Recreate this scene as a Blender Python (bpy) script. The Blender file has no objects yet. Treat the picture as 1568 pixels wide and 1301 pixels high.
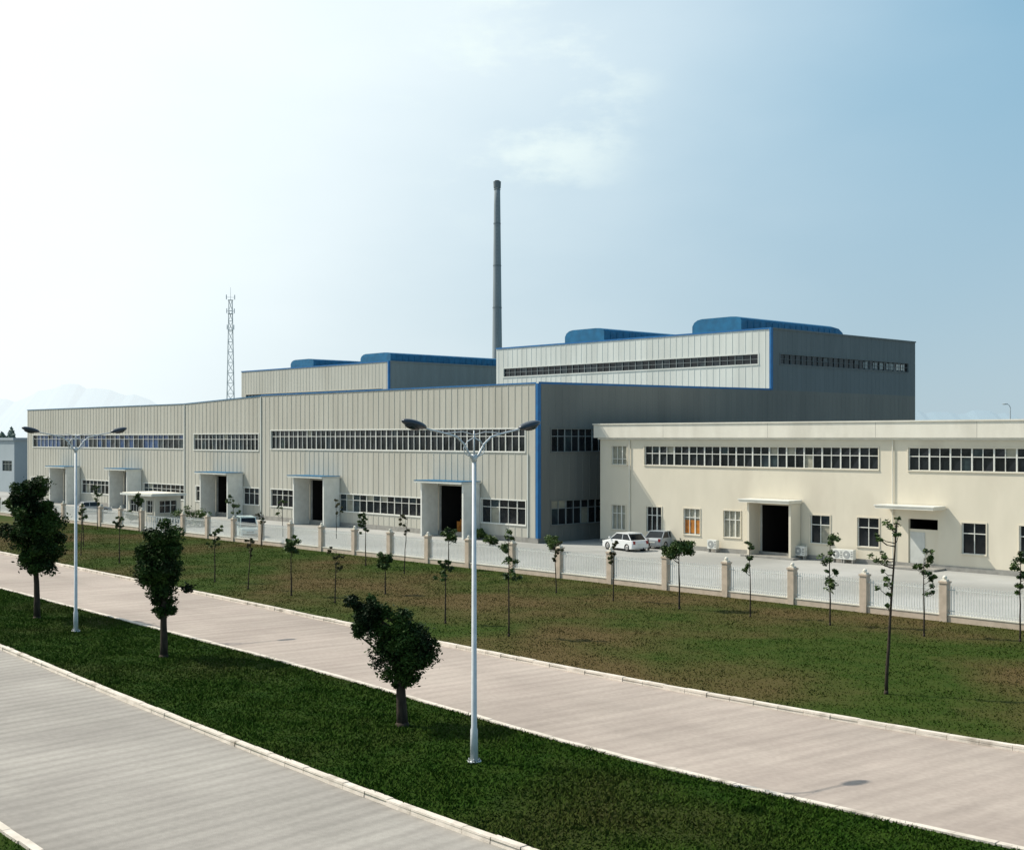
import bpy, math, random
import numpy as np
from mathutils import Vector
random.seed(7); rng=np.random.default_rng(7)
scene=bpy.context.scene
F=1970.0; HZ=670.0; H=9.0; CX=784.0
def G(px,py):
    d=F*H/(py-HZ); return ((px-CX)/F*d, d)
n_=math.hypot(1834,1970); EX=(1834/n_,-1970/n_); EY=(1970/n_,1834/n_)
ANG=math.atan2(EX[1],EX[0]); C0=(2.2,109.4)
def toL(X,Y):
    a=X-C0[0]; b=Y-C0[1]; return (a*EX[0]+b*EX[1], a*EY[0]+b*EY[1])
def toW(x,y): return (C0[0]+x*EX[0]+y*EY[0], C0[1]+x*EX[1]+y*EY[1])
def fx(px,y0):
    q=(px-CX)/F
    return (q*(C0[1]+EY[1]*y0)-C0[0]-EY[0]*y0)/(EX[0]-q*EX[1])
# ------------------------------------------------------------ materials
def mat(name,c1,c2=None,rough=0.7,scale=3.0,bump=0.0,bscale=40,metal=0,spec=0.3,stretch=(1,1,1),fac=(0.35,0.65),c3=None,c3scale=0.3,c3f=(0.45,0.6)):
    m=bpy.data.materials.new(name); m.use_nodes=True; nt=m.node_tree; b=nt.nodes['Principled BSDF']
    b.inputs['Roughness'].default_value=rough; b.inputs['Metallic'].default_value=metal
    b.inputs['Specular IOR Level'].default_value=spec
    if c2 is None: c2=tuple(x*0.85 for x in c1)
    tc=nt.nodes.new('ShaderNodeTexCoord'); mp=nt.nodes.new('ShaderNodeMapping'); mp.inputs['Scale'].default_value=stretch
    nt.links.new(tc.outputs['Object'],mp.inputs[0])
    def layer(sc,f,detail=6):
        n=nt.nodes.new('ShaderNodeTexNoise'); n.inputs['Scale'].default_value=sc; n.inputs['Detail'].default_value=detail
        nt.links.new(mp.outputs[0],n.inputs['Vector'])
        r=nt.nodes.new('ShaderNodeMapRange'); r.inputs[1].default_value=f[0]; r.inputs[2].default_value=f[1]
        nt.links.new(n.outputs['Fac'],r.inputs[0]); return r.outputs[0]
    mx=nt.nodes.new('ShaderNodeMix'); mx.data_type='RGBA'
    mx.inputs[6].default_value=(*c1,1); mx.inputs[7].default_value=(*c2,1)
    nt.links.new(layer(scale,fac),mx.inputs[0]); out=mx.outputs[2]
    if c3:
        m3=nt.nodes.new('ShaderNodeMix'); m3.data_type='RGBA'; m3.inputs[7].default_value=(*c3,1)
        nt.links.new(out,m3.inputs[6]); nt.links.new(layer(c3scale,c3f,5),m3.inputs[0]); out=m3.outputs[2]
    nt.links.new(out,b.inputs['Base Color'])
    if bump>0:
        n=nt.nodes.new('ShaderNodeTexNoise'); n.inputs['Scale'].default_value=bscale; n.inputs['Detail'].default_value=4
        nt.links.new(tc.outputs['Object'],n.inputs['Vector'])
        bp=nt.nodes.new('ShaderNodeBump'); bp.inputs['Strength'].default_value=bump; bp.inputs['Distance'].default_value=0.05
        nt.links.new(n.outputs['Fac'],bp.inputs['Height']); nt.links.new(bp.outputs[0],b.inputs['Normal'])
    return m
M={}
M['panel']=mat('wall_panel_beige',(.50,.485,.42),(.45,.435,.375),.6,1.2,stretch=(1,1,.12),c3=(.40,.38,.32),c3scale=.5,c3f=(.5,.8))
M['panelw']=mat('wall_panel_white',(.62,.64,.60),(.55,.57,.535),.55,1.0,stretch=(1,1,.12),c3=(.48,.49,.45),c3scale=.4,c3f=(.5,.8))
M['panelg']=mat('wall_panel_shaded_grey',(.175,.18,.163),(.155,.16,.146),.7,1.0,stretch=(1,1,.12),c3=(.13,.135,.125),c3scale=.3,c3f=(.5,.8))  # unlit gable end: its shade is put into the base colour
M['panelshA']=mat('wall_panel_shaded_slate',(.135,.162,.170),(.12,.145,.152),.7,1.0,stretch=(1,1,.12))  # high hall end wall, colour darkened to stand for shade
M['panelshB']=mat('wall_panel_shaded_greygreen',(.22,.245,.235),(.20,.22,.21),.7,1.0,stretch=(1,1,.12))  # rear hall end wall, shade mixed into the grey-green colour
M['roof']=mat('roof_sheet',(.30,.34,.36),None,.5,.5)
M['blue']=mat('blue_trim',(.02,.15,.36),(.02,.12,.30),.45,1.5)
M['blueroof']=mat('blue_roof_sheet',(.015,.15,.30),(.012,.11,.22),.5,1.2)
M['cream']=mat('painted_render_cream',(.70,.64,.52),(.655,.60,.485),.8,.8,stretch=(1,1,.4),c3=(.57,.51,.41),c3scale=.35,c3f=(.55,.85))
M['white']=mat('white_paint',(.74,.74,.69),(.66,.66,.61),.5,2)
M['frame']=mat('window_frame_offwhite',(.55,.56,.53),(.48,.49,.46),.5,2)
M['frameg']=mat('window_frame_grey',(.26,.29,.29),(.22,.25,.25),.5,2)
M['fascia']=mat('fascia_cream',(.76,.725,.63),(.69,.655,.565),.7,1.2,stretch=(1,1,.3),c3=(.56,.53,.45),c3scale=.5,c3f=(.55,.85))
M['g1']=mat('window_glass_dark',(.008,.010,.012),(.016,.02,.024),.08,.7,spec=.35)
M['g2']=mat('window_glass_mid',(.035,.055,.06),(.015,.022,.03),.1,1.5,spec=.4)
M['g3']=mat('window_curtain',(.34,.33,.26),(.24,.235,.19),.4,2,spec=.4)
M['g4']=mat('window_curtain_orange',(.5,.2,.03),(.3,.1,.02),.5,3)
M['g5']=mat('window_glass_blue',(.025,.07,.19),(.02,.05,.13),.12,1.5,spec=.5)
M['dark']=mat('interior_dark',(.010,.010,.010),None,.9,2)
M['door']=mat('door_panel',(.35,.36,.35),(.25,.26,.26),.6,2)
M['conc']=mat('concrete_plinth',(.33,.32,.29),(.25,.24,.22),.9,2,bump=.2)
M['post']=mat('post_render',(.60,.49,.39),(.50,.41,.32),.85,3,bump=.1)
M['rail']=mat('railing_white',(.74,.74,.70),(.62,.63,.6),.5,6)
M['steel']=mat('lamp_pole_steel',(.62,.65,.67),(.53,.56,.58),.4,5,spec=.5)
M['lamph']=mat('lamp_head_dark',(.03,.045,.065),None,.35,5,spec=.5)
M['kerb']=mat('kerb_stone',(.74,.665,.58),(.60,.54,.46),.85,2.5,bump=.3,c3=(.34,.29,.24),c3scale=1.3,c3f=(.56,.74))
M['chim']=mat('chimney_concrete_hazy',(.30,.345,.37),(.24,.28,.305),.9,.35,stretch=(1,1,.3))  # distance haze is put into the chimney's blue-grey colour
M['chimd']=mat('chimney_cap',(.17,.20,.215),None,.9,1)
M['mast']=mat('galvanised_hazy',(.46,.52,.55),None,.7,1)
M['bark']=mat('bark',(.060,.045,.032),(.03,.024,.018),.95,9,bump=.5,bscale=25,stretch=(1,1,.3))
M['leafD']=mat('leaves_dark',(.024,.056,.010),(.042,.080,.014),.7,2.2,c3=(.009,.021,.006),c3scale=.9,c3f=(.45,.6),spec=.15)
M['leafY']=mat('leaves_young',(.055,.105,.02),(.09,.135,.03),.6,2.5,c3=(.028,.055,.014),c3scale=1.3)
M['leafB']=mat('leaves_dry',(.10,.09,.03),(.06,.085,.02),.6,2.5,c3=(.045,.04,.018),c3scale=1.3)
M['tyre']=mat('tyre',(.02,.02,.02),None,.85,9)
M['chrome']=mat('hub',(.5,.5,.5),None,.3,9,metal=.8)
M['carw']=mat('car_paint_white',(.75,.76,.76),(.7,.71,.71),.25,2,spec=.6)
M['carb']=mat('car_paint_silver',(.35,.38,.40),None,.25,2,spec=.6)
M['cart']=mat('car_paint_teal',(.55,.68,.67),None,.25,2,spec=.6)
M['lite']=mat('head_light',(.7,.7,.65),None,.1,9,spec=.8)
M['red']=mat('tail_light',(.25,.02,.02),None,.2,9)
M['farw']=mat('far_wall_hazy',(.33,.38,.41),(.30,.35,.38),.8,.3)  # lightened colour stands in for haze over the distant building
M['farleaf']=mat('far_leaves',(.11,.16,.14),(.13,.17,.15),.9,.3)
LB3=dict(c3scale=.085,c3f=(.42,.62)); LB4=dict(c3scale=.11,c3f=(.5,.72))
M['grass']=mat('grass_blades',(.024,.056,.006),(.040,.072,.010),.8,.9,spec=.05,c3=(.082,.068,.022),**LB3)
M['soil']=mat('lawn_turf',(.030,.054,.008),(.044,.064,.012),.95,.9,bump=.5,bscale=9,spec=.05,c3=(.092,.068,.028),**LB3)
M['grassm']=mat('grass_blades_median',(.020,.056,.004),(.036,.074,.008),.8,1.1,spec=.05,c3=(.050,.060,.013),**LB4)
M['soilm']=mat('median_turf',(.015,.038,.004),(.026,.048,.006),.95,1.1,bump=.6,bscale=9,spec=.05,c3=(.042,.044,.014),**LB4)
M['ground']=mat('open_ground',(.10,.13,.07),(.14,.13,.09),.95,.02,c3=(.08,.11,.06),c3scale=.005)
def roadmat(name,c1,c2,swirl,lo,wsc):
    m=mat(name,c1,c2,.88,.35,bump=.2,bscale=30,spec=.12); nt=m.node_tree; b=nt.nodes['Principled BSDF']
    src=b.inputs['Base Color'].links[0].from_socket
    tc=nt.nodes.new('ShaderNodeTexCoord'); mp=nt.nodes.new('ShaderNodeMapping'); mp.inputs['Rotation'].default_value[2]=math.radians(swirl)
    nt.links.new(tc.outputs['Object'],mp.inputs[0])
    def wave(sc,dist,lo,hi):
        w=nt.nodes.new('ShaderNodeTexWave'); w.bands_direction='X'; w.inputs['Scale'].default_value=sc; w.inputs['Distortion'].default_value=dist
        w.inputs['Detail'].default_value=2; w.inputs['Detail Scale'].default_value=.25
        nt.links.new(mp.outputs[0],w.inputs['Vector'])
        mr=nt.nodes.new('ShaderNodeMapRange'); mr.inputs[1].default_value=.0; mr.inputs[2].default_value=.7; mr.inputs[3].default_value=lo; mr.inputs[4].default_value=1.02
        nt.links.new(w.outputs['Fac'],mr.inputs[0]); return mr.outputs[0]
    def stain(sc,lo,hi,st,a=.35,bb=.65):
        mq=nt.nodes.new('ShaderNodeMapping'); mq.inputs['Scale'].default_value=st; nt.links.new(mp.outputs[0],mq.inputs[0])
        n=nt.nodes.new('ShaderNodeTexNoise'); n.inputs['Scale'].default_value=sc; n.inputs['Detail'].default_value=7; nt.links.new(mq.outputs[0],n.inputs['Vector'])
        m2=nt.nodes.new('ShaderNodeMapRange'); m2.inputs[1].default_value=a; m2.inputs[2].default_value=bb; m2.inputs[3].default_value=lo; m2.inputs[4].default_value=hi
        nt.links.new(n.outputs['Fac'],m2.inputs[0]); return m2.outputs[0]
    cur=src
    for s in (wave(wsc,.8,lo,1.02),stain(.12,.86,1.05,(1,1,1)),stain(1.8,.90,1.04,(1,.12,1)),stain(.35,.90,1.0,(.12,1,1),.32,.5),stain(6,.94,1.04,(1,1,1))):
        x=nt.nodes.new('ShaderNodeMix'); x.data_type='RGBA'; x.blend_type='MULTIPLY'; x.inputs[0].default_value=1
        nt.links.new(cur,x.inputs[6]); nt.links.new(s,x.inputs[7]); cur=x.outputs[2]
    nt.links.new(cur,b.inputs['Base Color']); return m
M['road']=roadmat('paved_road_pinkish',(.45,.385,.335),(.42,.355,.31),6,.95,.45)
M['road2']=roadmat('paved_road_grey',(.375,.35,.315),(.345,.32,.29),-4,.90,.52)
M['yard']=mat('yard_concrete',(.42,.42,.40),(.36,.36,.34),.9,.25,bump=.1,c3=(.30,.30,.28),c3scale=.08)
# ------------------------------------------------------------ mesh builder
class MB:
    def __init__(s): s.v=[]; s.f=[]; s.m=[]; s.names=[]
    def mi(s,m):
        if m not in s.names: s.names.append(m)
        return s.names.index(m)
    def poly(s,pts,m):
        i=len(s.v); s.v+= [tuple(p) for p in pts]; s.f.append(tuple(range(i,i+len(pts)))); s.m.append(s.mi(m))
    def box(s,x0,x1,y0,y1,z0,z1,m):
        x0,x1=min(x0,x1),max(x0,x1); y0,y1=min(y0,y1),max(y0,y1); z0,z1=min(z0,z1),max(z0,z1)
        i=len(s.v); s.v+=[(x0,y0,z0),(x1,y0,z0),(x1,y1,z0),(x0,y1,z0),(x0,y0,z1),(x1,y0,z1),(x1,y1,z1),(x0,y1,z1)]
        for q in ((0,3,2,1),(4,5,6,7),(0,1,5,4),(1,2,6,5),(2,3,7,6),(3,0,4,7)):
            s.f.append(tuple(i+k for k in q)); s.m.append(s.mi(m))
    def pbox(s,P,a0,a1,d0,d1,z0,z1,m):
        p=P(a0,d0,z0); q=P(a1,d1,z1); s.box(p[0],q[0],p[1],q[1],p[2],q[2],m)
    def tube(s,pts,rs,n,m,cap=True):
        pts=[Vector(p) for p in pts]; i0=len(s.v)
        for k,p in enumerate(pts):
            t=(pts[min(k+1,len(pts)-1)]-pts[max(k-1,0)]).normalized()
            u=t.cross(Vector((0.31,0.95,0.05))); 
            if u.length<1e-3: u=t.cross(Vector((1,0,0)))
            u.normalize(); w=t.cross(u)
            for j in range(n):
                a=2*math.pi*j/n; s.v.append(tuple(p+u*math.cos(a)*rs[k]+w*math.sin(a)*rs[k]))
        for k in range(len(pts)-1):
            for j in range(n):
                s.f.append((i0+k*n+j,i0+k*n+(j+1)%n,i0+(k+1)*n+(j+1)%n,i0+(k+1)*n+j)); s.m.append(s.mi(m))
        if cap:
            s.f.append(tuple(i0+j for j in range(n))[::-1]); s.m.append(s.mi(m))
            e=i0+(len(pts)-1)*n; s.f.append(tuple(e+j for j in range(n))); s.m.append(s.mi(m))
    def ell(s,c,r,m,nu=14,nv=8,ax=None):
        i0=len(s.v); ax=ax or ((1,0,0),(0,1,0),(0,0,1)); c=Vector(c); A=[Vector(a) for a in ax]
        for v in range(nv+1):
            th=math.pi*v/nv
            for u in range(nu):
                ph=2*math.pi*u/nu
                s.v.append(tuple(c+A[0]*r[0]*math.sin(th)*math.cos(ph)+A[1]*r[1]*math.sin(th)*math.sin(ph)+A[2]*r[2]*math.cos(th)))
        for v in range(nv):
            for u in range(nu):
                s.f.append((i0+v*nu+u,i0+v*nu+(u+1)%nu,i0+(v+1)*nu+(u+1)%nu,i0+(v+1)*nu+u)); s.m.append(s.mi(m))
    def build(s,name,parent=None,smooth=False,bevel=0):
        me=bpy.data.meshes.new(name); me.from_pydata(s.v,[],s.f)
        for n in s.names: me.materials.append(M[n])
        me.polygons.foreach_set('material_index',s.m)
        if smooth: me.polygons.foreach_set('use_smooth',[True]*len(s.f))
        me.update(); o=bpy.data.objects.new(name,me); scene.collection.objects.link(o)
        if parent: o.parent=parent
        if bevel:
            b=o.modifiers.new('bevel','BEVEL'); b.width=bevel; b.segments=2; b.limit_method='ANGLE'
        return o
def empty(name,loc=(0,0,0),rz=0):
    e=bpy.data.objects.new(name,None); e.location=loc; e.rotation_euler[2]=rz; e.empty_display_size=.3
    scene.collection.objects.link(e); return e
def npmesh(name,V,Fa,mats,parent=None,mi=None):
    k=Fa.shape[1]; me=bpy.data.meshes.new(name)
    me.vertices.add(len(V)); me.vertices.foreach_set('co',V.astype(np.float32).ravel())
    me.loops.add(Fa.size); me.loops.foreach_set('vertex_index',Fa.astype(np.int32).ravel())
    me.polygons.add(len(Fa)); me.polygons.foreach_set('loop_start',np.arange(0,Fa.size,k,dtype=np.int32))
    try: me.polygons.foreach_set('loop_total',np.full(len(Fa),k,dtype=np.int32))
    except Exception: pass
    for m in mats: me.materials.append(M[m])
    if mi is not None: me.polygons.foreach_set('material_index',mi.astype(np.int32))
    me.update(calc_edges=True); me.validate()
    o=bpy.data.objects.new(name,me); scene.collection.objects.link(o)
    if parent: o.parent=parent
    return o
# ------------------------------------------------------------ ground strips (site frame)
def line(pts,l,r):
    w=[(pts[0][0]-l[0],pts[0][1]+l[1])]+pts+[(pts[-1][0]+r[0],pts[-1][1]-r[1])]
    L=sorted(toL(*p) for p in w); xs=[p[0] for p in L]; ys=[p[1] for p in L]
    return lambda x: np.interp(x,xs,ys)
def smooth(f):
    return lambda x: sum(f(np.asarray(x)+d) for d in np.linspace(-5,5,11))/11.0
LA=smooth(line([(-39.6,99.6),(-19.3,75.4),(-3.85,56.6),(2.16,49.5),(10.3,40.8),(14.6,36.8)],(80,96),(50,45)))
LB=smooth(line([(-30.4,76.4),(-8.6,50.7),(-3.4,44.2),(-.45,40.2),(3.19,35.7),(6.07,32.65),(10.8,28.1)],(80,94),(40,37)))
LC=smooth(line([(-21.7,54.6),(-13.6,44.3),(-7.05,36.2),(-4.0,32.5),(-.2,28.1)],(80,100),(30,32)))
LD=smooth(line([(-32.5,54.8),(-11.9,29.8),(-10.5,28.1)],(80,99),(30,34)))
FY=-18.2
def sheet(name,f0,f1,z,m,x0=-150,x1=118,step=1.0):
    xs=np.arange(x0,x1,step); a=np.array([f0(x) for x in xs]); b=np.array([f1(x) for x in xs])
    V=[];
    for x,p,q in zip(xs,a,b):
        for t in (0,1): V.append((x,p+(q-p)*t,z))
    V=np.array(V); n=len(xs); Fa=np.array([(2*i,2*i+2,2*i+3,2*i+1) for i in range(n-1)])
    o=npmesh(name,V,Fa,[m]); o.location=(C0[0],C0[1],0); o.rotation_euler[2]=ANG; return o
mb=MB(); S=4500; mb.poly([(-S,-300,0),(S,-300,0),(S,S,0),(-S,S,0)],'ground'); mb.build('ground')
sheet('road',LB,LA,.010,'road'); sheet('road',LD,LC,.010,'road2')
sheet('median_lawn',LC,LB,.11,'soilm'); sheet('lawn',LA,lambda x:FY,.09,'soil')
sheet('verge',lambda x:LD(x)-40,LD,.09,'soilm')
mb=MB(); mb.poly([(-170,FY,.012),(80,FY,.012),(80,85,.012),(-170,85,.012)],'yard'); o=mb.build('yard_pavement'); o.location=(C0[0],C0[1],0); o.rotation_euler[2]=ANG
def kerb(f,side):
    mb=MB(); x=-120.0; w=.22
    while x<112:
        l=.98; g=.018; dz=random.uniform(-.01,.01); dy=random.uniform(-.018,.018)
        a,b=float(f(x)),float(f(x+l)); 
        y0,y1=(a+dy,b+dy*.4); s=side*w; z=.16+dz
        p=[(x,y0),(x+l-g,y1),(x+l-g,y1+s),(x,y0+s)]
        i=len(mb.v); mb.v+=[(q[0],q[1],0.0) for q in p]+[(q[0],q[1]+(side*.02 if k<2 else 0),z) for k,q in enumerate(p)]
        for q in ((4,5,6,7),(0,1,5,4),(1,2,6,5),(2,3,7,6),(3,0,4,7)):
            mb.f.append(tuple(i+k for k in q)); mb.m.append(mb.mi('kerb'))
        x+=l
    o=mb.build('kerb'); o.location=(C0[0],C0[1],0); o.rotation_euler[2]=ANG
kerb(LA,1); kerb(LB,-1); kerb(LC,1); kerb(LD,-1)
# grass blades
def blades(name,f0,f1,N,z,m,x0,x1,pw,hh,inset=.20):
    u=rng.random(N)**pw; x=x1-(x1-x0)*u
    a=f0(x)+inset; b=f1(x)-inset; y=a+(b-a)*rng.random(N)
    pt=.7+.3*np.sin(x*1.3+2*np.sin(y*.9))*np.sin(y*1.7+np.sin(x*.6))
    h=hh*(.4+rng.random(N))*pt; w=.014+.02*rng.random(N); th=rng.random(N)*math.pi*2
    dx=np.cos(th)*w; dy=np.sin(th)*w; lx=(rng.random(N)-.5)*h*2.2; ly=(rng.random(N)-.5)*h*2.2
    V=np.empty((N,3,3)); V[:,0]=np.stack([x-dx,y-dy,np.full(N,z)],1); V[:,1]=np.stack([x+dx,y+dy,np.full(N,z)],1); V[:,2]=np.stack([x+lx,y+ly,z+h],1)
    o=npmesh(name,V.reshape(-1,3),np.arange(N*3).reshape(-1,3),[m]); o.location=(C0[0],C0[1],0); o.rotation_euler[2]=ANG
blades('grass',LC,LB,280000,.11,'grassm',-45,74,1.5,.09)
blades('grass',LA,lambda x:FY+0*x,240000,.09,'grass',-50,76,1.2,.06)
blades('grass',lambda x:LD(x)-4,LD,12000,.09,'grassm',30,60,1,.09)
# ------------------------------------------------------------ windows & walls
def front(c): return lambda a,d,z:(a,c+d,z)
def end(c): return lambda a,d,z:(c-d,a,z)
def wall(mb,P,a0,a1,z0,z1,ops,m,rev=.25):
    A=sorted(set([a0,a1]+[v for o in ops for v in o[:2]])); Z=sorted(set([z0,z1]+[v for o in ops for v in o[2:4]]))
    for i in range(len(A)-1):
        for j in range(len(Z)-1):
            ca=(A[i]+A[i+1])/2; cz=(Z[j]+Z[j+1])/2
            if any(o[0]<ca<o[1] and o[2]<cz<o[3] for o in ops): continue
            mb.poly([P(A[i],0,Z[j]),P(A[i+1],0,Z[j]),P(A[i+1],0,Z[j+1]),P(A[i],0,Z[j+1])],m)
    for (p,q,r,s) in ops:
        for c in (([p,0,r],[p,rev,r],[p,rev,s],[p,0,s]),([q,0,r],[q,rev,r],[q,rev,s],[q,0,s]),([p,0,s],[q,0,s],[q,rev,s],[p,rev,s]),([p,0,r],[q,0,r],[q,rev,r],[p,rev,r])):
            mb.poly([P(*v) for v in c],m)
def window(mb,P,a0,a1,z0,z1,pitch,trans=(.68,),trim='white',probs=(.72,.2,.08),fr=.05,tw=.1,curt=None,fm='white',kinds=('g1','g2','g3'),bigp=.5):
    n=max(1,round((a1-a0)/pitch)); pw=(a1-a0)/n; zs=[z0]+[z0+(z1-z0)*t for t in trans]+[z1]
    for i in range(n):
        big=random.random()
        for j in range(len(zs)-1):
            k=curt or random.choices(kinds,probs)[0]
            if not curt and big<bigp: k='g1'
            dd=.17+random.uniform(-.01,.01)
            p=a0+i*pw; mb.poly([P(p,dd,zs[j]),P(p+pw,dd+random.uniform(-.01,.01),zs[j]),P(p+pw,dd+random.uniform(-.01,.01),zs[j+1]),P(p,dd,zs[j+1])],k)
    for i in range(n+1):
        c=a0+i*pw; wv=fr*(.8 if i%2 else 1.9); mb.pbox(P,max(a0,c-wv/2),min(a1,c+wv/2),.06,.14,z0,z1,fm)
    for z in zs: 
        mb.pbox(P,a0,a1,.065,.135,max(z0,z-fr/2),min(z1,z+fr/2),fm)
    if trim:
        mb.pbox(P,a0-tw,a1+tw,-.05,.0,z1,z1+tw,trim); mb.pbox(P,a0-tw,a1+tw,-.08,.0,z0-tw,z0,trim)
        mb.pbox(P,a0-tw,a0,-.05,.0,z0,z1,trim); mb.pbox(P,a1,a1+tw,-.05,.0,z0,z1,trim)
def ribs(mb,P,a0,a1,z0f,z1f,pitch,ops,m,w=.12,d=.035):
    a=a0+pitch/2
    while a<a1:
        lo,hi=z0f(a),z1f(a); segs=[(lo,hi)]
        for o in ops:
            if o[0]-.25<a<o[1]+.25:
                ns=[]
                for s in segs:
                    if o[3]+.15<=s[0] or o[2]-.15>=s[1]: ns.append(s); continue
                    if o[2]-.15>s[0]: ns.append((s[0],o[2]-.15))
                    if o[3]+.15<s[1]: ns.append((o[3]+.15,s[1]))
                segs=ns
        for s in segs:
            p=[(a-w/2,0),(a-w/4,-d),(a+w/4,-d),(a+w/2,0)]
            for k in range(3):
                mb.poly([P(p[k][0],p[k][1],s[0]),P(p[k+1][0],p[k+1][1],s[0]),P(p[k+1][0],p[k+1][1],s[1]),P(p[k][0],p[k][1],s[1])],m)
        a+=pitch
# ------------------------------------------------------------ factory
fac=empty('factory_building',(C0[0],C0[1],0),ANG)
XA=fx(400,0); XB=fx(283,0); XE=-107.0
def top(x):
    if x>XA: return 13.6
    if x>XB: return 13.0+(13.55-13.0)*(x-XB)/(XA-XB)
    return 13.0
P=front(0)
doors=[(672,733),(475,519),(331,371),(190,216),(98,122)]
dops=[(fx(a,0),fx(b,0),0.0,4.6) for a,b in doors]
up=[(fx(415,0),fx(804,0),7.8,9.75),(fx(297,0),fx(396,0),7.6,9.4),(XE+2,fx(281,0),7.7,9.35)]
lo=[(fx(735,0)+.2,fx(805,0),1.5,3.55),(fx(520,0),fx(648,0),1.6,3.3),(fx(415,0),fx(458,0),1.6,3.4),(fx(373,0),fx(397,0),1.6,3.4),(fx(300,0),fx(316,0),1.6,3.3),(fx(217,0)+.5,fx(282,0),1.6,3.3),(fx(123,0)+.5,fx(178,0),1.6,3.3),(fx(48,0),fx(88,0),1.6,3.3)]
ops=up+lo+dops
mb=MB(); wall(mb,P,XE,0,0,12.9,ops,'panel')
for a,b in ((XE,XB),(XB,XA),(XA,0)):
    e=1e-4; mb.poly([P(a,0,12.9),P(b,0,12.9),P(b,0,top(b-e) if b!=0 else 13.6),P(a,0,top(a+e))],'panel')
ribs(mb,P,XE,0,lambda a:.45,lambda a:top(a)-.05,.85,ops,'panel')
gops=[(1.6,24,7.8,9.75),(1.6,24,1.5,3.55)]
wall(mb,end(0),0,61.9,0,13.5,gops,'panelg')
mb.poly([(0,0,13.5),(0,61.9,13.5),(0,61.9,13.9),(0,33.3,13.9),(0,0,13.6)],'panelg')
ribs(mb,end(0),0,61.9,lambda a:.45,lambda a:13.5,.85,gops,'panelg',d=.02)
mb.poly([(XE,61.9,0),(0,61.9,0),(0,61.9,13.5),(XE,61.9,13.0)],'panelg'); mb.poly([(XE,0,0),(XE,61.9,0),(XE,61.9,12.9),(XE,0,12.9)],'panelg')
mb.poly([(XE,.05,12.85),(XB,.05,12.85),(XB,61.8,12.85),(XE,61.8,12.85)],'roof')
mb.poly([(XB,.05,12.86),(-.05,.05,13.35),(-.05,61.8,13.35),(XB,61.8,12.86)],'roof')
mb.box(XE,0.08,-.06,-.003,0.02,.45,'conc')
mb.build('walls',fac)
mb=MB()
window(mb,P,*up[0],.85,probs=(.85,.12,.03),fr=.055); window(mb,P,*up[1],.85,probs=(.3,.6,.1),fr=.05,bigp=.2); window(mb,P,*up[2],1.3,probs=(.3,.1,.6),fr=.04,kinds=('g1','g2','g5'),bigp=.15)
for o in lo: window(mb,P,*o,1.1,probs=(.5,.38,.12),fr=.045)
window(mb,end(0),*gops[0],.85,trim='panelg',probs=(.6,.38,.02),fm='frameg'); window(mb,end(0),*gops[1],.95,trim='panelg',probs=(.5,.4,.1),fm='frameg')
mb.build('windows',fac)
mb=MB()
mb.box(-.14,.14,-.14,-.052,.45,13.62,'blue'); mb.box(.052,.14,-.051,.22,.45,13.62,'blue')
def strip(mb,p0,p1,h,off,m):
    mb.poly([(p0[0],-off,p0[1]),(p1[0],-off,p1[1]),(p1[0],-off,p1[1]+h),(p0[0],-off,p0[1]+h)],m)
    mb.poly([(p0[0],-off,p0[1]+h),(p1[0],-off,p1[1]+h),(p1[0],.2,p1[1]+h),(p0[0],.2,p0[1]+h)],m)
strip(mb,(XA,13.6),(-.14,13.6),.12,.075,'blue'); strip(mb,(XB,13.0),(XA,13.55),.09,.07,'blueroof'); strip(mb,(XE,13.0),(XB,13.0),.08,.07,'blueroof')
mb.poly([(.09,.0,13.58),(.09,33.3,13.88),(.09,33.3,14.05),(.09,0,13.76)],'blue')
for xx in (XA,XB): mb.box(xx-.08,xx+.08,-.10,-.055,.1,top(xx-.01)-.05,'panelw')
mb.box(fx(804,0)+.35,fx(804,0)+.45,-.1,-.055,.45,7.6,'panelw')
mb.build('trim',fac)
for k,(d0,d1,_,dz) in enumerate(dops):
    mb=MB(); pr=2.0
    mb.box(d0-.22,d0-.02,-pr,-.07,0.02,4.9,'white'); mb.box(d1+.02,d1+.22,-pr,-.07,0.02,4.9,'white')
    mb.box(d0-.75,d1+.35,-pr-.35,-.07,4.9,5.08,'panelw'); mb.box(d0-.78,d1+.38,-pr-.38,-.08,5.085,5.14,'blueroof')
    D=9
    mb.poly([(d0,.25,0),(d0,D,0),(d0,D,4.6),(d0,.25,4.6)],'dark'); mb.poly([(d1,.25,0),(d1,D,0),(d1,D,4.6),(d1,.25,4.6)],'dark')
    mb.poly([(d0,D,0),(d1,D,0),(d1,D,4.6),(d0,D,4.6)],'dark'); mb.poly([(d0,.25,4.6),(d1,.25,4.6),(d1,D,4.6),(d0,D,4.6)],'dark')
    mb.poly([(d0,.25,.03),(d1,.25,.03),(d1,D,.03),(d0,D,.03)],'dark')
    mb.box(d0-.02,d0+.1,.10,.24,0.05,4.55,'door')
    if k==0:
        for q in range(3): mb.box(d0+1.4+q*.5,d0+1.8+q*.5,1.0,1.5,.05,1.3+.2*(q%2),'g4')
    mb.build('door_porch_%d'%(k+1),fac)
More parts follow.
